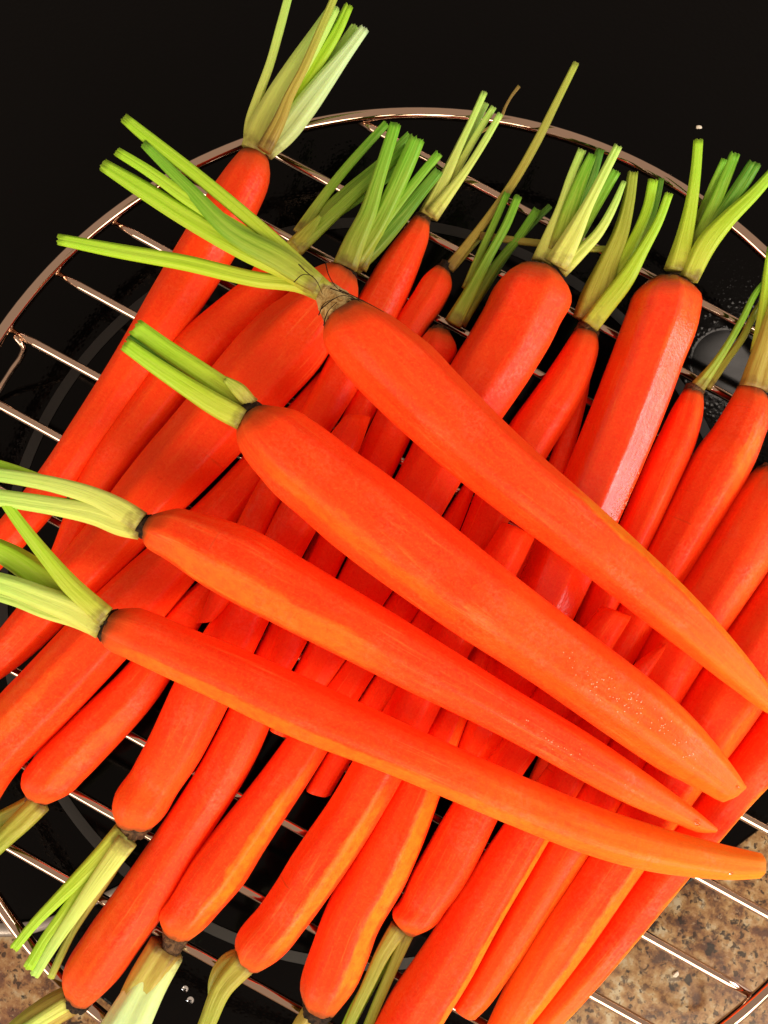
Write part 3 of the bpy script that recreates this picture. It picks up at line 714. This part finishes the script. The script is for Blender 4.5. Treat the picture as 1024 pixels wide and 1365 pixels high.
dict(key='B5', skin=[(36, 17, 0.02, 0.4, 0.8), (0, 90, -1, 0.07, 0.45)], label="carrot at the bottom with big brown tufted crown and very broad pale stalk", group=ROW_B, seed=45, facets=[(48, .925), (0, .95)], crown='brown', crown_w=.85, crown_len=26, stalk_dz=.001,
  pairs=[((218,1236),(254,1252)),((213,1215),(272,1238)),((227,1192),(295,1213)),((258,1141),(330,1172)),((289,1102),(355,1130)),((320,1065),(385,1083)),((351,1027),(410,1047)),((382,982),(437,1002)),((461,880),(500,897)),((523,790),(559,815)),((590,690),(615,705)),((616,648),(632,655)),((640,612),(648,616))],
  stalks=[('pearl', [(152,1400,62),(178,1350,54),(200,1310,46),(226,1268,40)]), ('lime', [(140,1400,22),(165,1352,20),(188,1310,18)]), ('straw', [(160,1360,26),(190,1312,40),(222,1262,44)])]),
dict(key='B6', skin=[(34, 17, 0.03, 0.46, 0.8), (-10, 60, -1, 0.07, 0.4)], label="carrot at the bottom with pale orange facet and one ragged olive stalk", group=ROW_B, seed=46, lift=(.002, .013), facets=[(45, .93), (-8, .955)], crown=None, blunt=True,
  pairs=[((316,1278),(346,1294)),((313,1258),(368,1280)),((347,1207),(408,1236)),((371,1172),(437,1197)),((402,1117),(470,1150)),((441,1070),(505,1094)),((468,1016),(535,1041)),((511,948),(571,975)),((533,911),(589,939)),((582,826),(632,860)),((645,735),(690,765)),((669,697),(712,718))],
  stalks=[('straw', [(280,1330,6),(290,1310,24),(312,1284,32),(328,1280,30)]), ('olive', [(262,1400,20),(278,1360,22),(296,1318,26),(328,1280,34)])]),
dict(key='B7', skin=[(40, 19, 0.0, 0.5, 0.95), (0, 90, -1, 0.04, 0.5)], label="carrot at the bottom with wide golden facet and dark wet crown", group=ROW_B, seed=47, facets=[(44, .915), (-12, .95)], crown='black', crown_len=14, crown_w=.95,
  pairs=[((404,1334),(446,1352)),((400,1315),(468,1324)),((418,1254),(490,1280)),((441,1195),(507,1234)),((478,1129),(548,1168)),((499,1088),(567,1124)),((526,1030),(585,1062)),((582,950),(620,968)),((622,880),(648,893)),((690,748),(715,758)),((728,620),(758,628)),((765,530),(782,536)),((780,495),(788,498))],
  stalks=[('straw', [(395,1400,30),(405,1375,34),(420,1350,34)])]),
dict(key='B8', skin=[(0, 90, -1, 0.05, 0.3)], label="carrot with long straight olive stalks running down to the bottom edge", group=ROW_B, seed=48, lift=(0, .011), facets=[(0, .94)], crown=None, blunt=True,
  pairs=[((528,1232),(554,1246)),((523,1218),(578,1232)),((535,1199),(597,1208)),((552,1160),(622,1174)),((580,1112),(642,1137)),((604,1069),(662,1091)),((672,985),(712,1008)),((715,918),(757,951)),((778,838),(818,860)),((802,809),(840,823))],
  stalks=[('lime', [(452,1395,16),(475,1345,18),(500,1300,18),(525,1255,20),(538,1236,18)]), ('olive', [(462,1372,12),(488,1318,16),(512,1268,20),(532,1236,24)]), ('olive', [(478,1400,12),(500,1345,13),(520,1298,14),(545,1240,18)])]),
dict(key='B9', skin=[(58, 16, 0.05, 0.7, 0.95)], label="carrot cut by the bottom edge, right of the long straight olive stalks", group=ROW_B, seed=49, lift=(.002, .010), facets=[(56, .94), (0, .94)], crown='black',
  pairs=[((470,1420),(520,1445)),((482,1392),(555,1415)),((500,1363),(575,1387)),((531,1309),(609,1332)),((566,1262),(632,1297)),((605,1199),(668,1224)),((644,1141),(703,1170)),((671,1100),(728,1123)),((733,1020),(779,1043)),((772,965),(812,985)),((846,884),(866,898)),((884,858),(890,861))],
  stalks=[('olive', [(440,1500,16),(470,1460,22),(495,1430,26)])]),
]
BUILT = {}
for d in CARROTS:
    BUILT[d['key']] = build_carrot(**d)

# ------------------------------------------------------------------ small details
def bead_mesh(spots, r, squash=0.55, segs=8):
    """many small domes as one mesh; spots are (point, normal)"""
    V = []; Fc = []
    for p, nrm, k in spots:
        nrm = nrm.normalized()
        s = nrm.cross(Vector((0.3, 0.9, 0.1))).normalized(); u = nrm.cross(s)
        b = len(V)
        for (hh, rr) in ((-0.1, 1.0), (0.45, 0.86), (0.85, 0.5)):
            for j in range(segs):
                q = 2 * math.pi * j / segs
                V.append(p + (s * math.cos(q) + u * math.sin(q)) * rr * r * k + nrm * hh * squash * r * k)
        V.append(p + nrm * squash * r * k)
        for a in range(2):
            for j in range(segs):
                j2 = (j + 1) % segs
                Fc.append((b + a * segs + j, b + a * segs + j2, b + (a + 1) * segs + j2, b + (a + 1) * segs + j))
        for j in range(segs): Fc.append((b + 2 * segs + j, b + 2 * segs + (j + 1) % segs, len(V) - 1))
        Fc.append(tuple(b + j for j in range(segs))[::-1])
    return V, Fc
def surface_points(key, s0, s1, t0, t1, n, seed):
    B = BUILT[key]; rg = random.Random(seed)
    rings = len(B['V']) // SEG
    out = []
    for _ in range(n):
        s = min(1, max(0, rg.gauss((s0 + s1) / 2, (s1 - s0) / 4))); t = rg.gauss((t0 + t1) / 2, (t1 - t0) / 4)
        i = 3 + int(s * (rings - 8)); j = int((t % 360) / 360 * SEG)
        a = B['V'][i * SEG + j]; b = B['V'][i * SEG + (j + 1) % SEG]; c = B['V'][(i + 1) * SEG + j]; d2 = B['V'][(i + 1) * SEG + (j + 1) % SEG]
        f, g = rg.random(), rg.random()
        p = (a * (1 - f) + b * f) * (1 - g) + (c * (1 - f) + d2 * f) * g
        nrm = (b - a).cross(c - a)
        ctr = B['P3'][min(83, max(0, i - 3))][0] - B['org']
        if nrm.dot(p - ctr) < 0: nrm = -nrm
        out.append((p, nrm, rg.uniform(0.45, 1.15)))
    return out
for key, args, r in (('T2', (0.62, 0.90, -20, 22, 85, 3), 0.00022), ('A9', (0.36, 0.52, 34, 58, 130, 4), 0.00026), ('T3', (0.60, 0.85, -20, 15, 22, 5), 0.00018)):
    V, Fc = bead_mesh(surface_points(key, *args), r)
    o = mesh_obj("moisture_glint_beads", V, Fc, M_MOIST_GLINT, BUILT[key]['e']); tag(o, kind='stuff')
for key, s, th in (('T2', .995, 20), ('T3', .985, 10), ('T4', .965, -12), ('T1', .93, 40)):
    pts = surface_points(key, s, s, th, th, 1, 9)
    V, Fc = bead_mesh([(pts[0][0], pts[0][1], 1.0)], 0.0005 if key != 'T3' else 0.0009, 0.7, 14)
    mesh_obj("water_drop", V, Fc, M_WATER, BUILT[key]['e'])

# root hairs round the crown of the longest top carrot
rg = random.Random(77)
hv = []; hf = []
B = BUILT['T1']; zc = B['z'][0]
for hx in ([(398,352),(408,362),(420,372),(430,392)], [(434,350),(438,366),(446,380),(458,392)], [(428,412),(440,402),(456,394),(474,398)], [(392,376),(404,366),(418,368)], [(432,430),(438,414),(450,402)], [(452,386),(470,394),(490,404),(512,416)], [(425,420),(432,405),(445,398)], [(440,384),(462,392),(482,403)]):
    P3, _ = catmull([tuple(at(x, y, zc + 0.0075 + rg.uniform(-.001, .0015)) - B['org']) for x, y in hx], 14)
    v, f = tube([Vector(p) for p in P3], [0.00016 * (1 - 0.6 * i / 13) for i in range(14)], 6)
    b = len(hv); hv += v; hf += [tuple(i + b for i in q) for q in f]
o = mesh_obj("root_hairs", hv, hf, M_HAIR, B['e']); tag(o, kind='stuff')

def crumb(px, py, z, size, label, seed):
    bm = bmesh.new(); bmesh.ops.create_icosphere(bm, subdivisions=2, radius=size)
    r = random.Random(seed)
    for v in bm.verts: v.co *= r.uniform(0.7, 1.2); v.co.z *= 0.5; v.co.x *= 1.5
    o = bm_obj("crumb", bm, M_CRUMB)
    p = at(px, py, z); o.location = (p.x, p.y, z + size * 0.45); o.rotation_euler = (0, 0, r.uniform(0, 3))
    tag(o, label, "crumb")
crumb(931, 170, Z_GLASS, 0.0007, "tiny white crumb lying on the black glass above the upper right of the rack", 1)
crumb(900, 1298, Z_STONE, 0.0008, "tiny pale crumb on the granite between the rack wires at the lower right", 2)
def drop(px, py, z, r, label):
    V, Fc = bead_mesh([(Vector((0, 0, 0)), Vector((0, 0, 1)), 1.0)], r, 0.5, 16)
    o = mesh_obj("water_drop", V, Fc, M_WATER)
    p = at(px, py, z); o.location = (p.x, p.y, z + 0.0002)
    tag(o, label, "water drop", "water drops on the black glass")
drop(224, 1283, Z_GLASS, 0.0016, "largest water drop on the black glass beside the brown tufted crown")
drop(247, 1318, Z_GLASS, 0.0010, "upper of two small water drops on black glass left of the ragged olive stalk")
drop(254, 1333, Z_GLASS, 0.0011, "lower of two small water drops on black glass left of the ragged olive stalk")
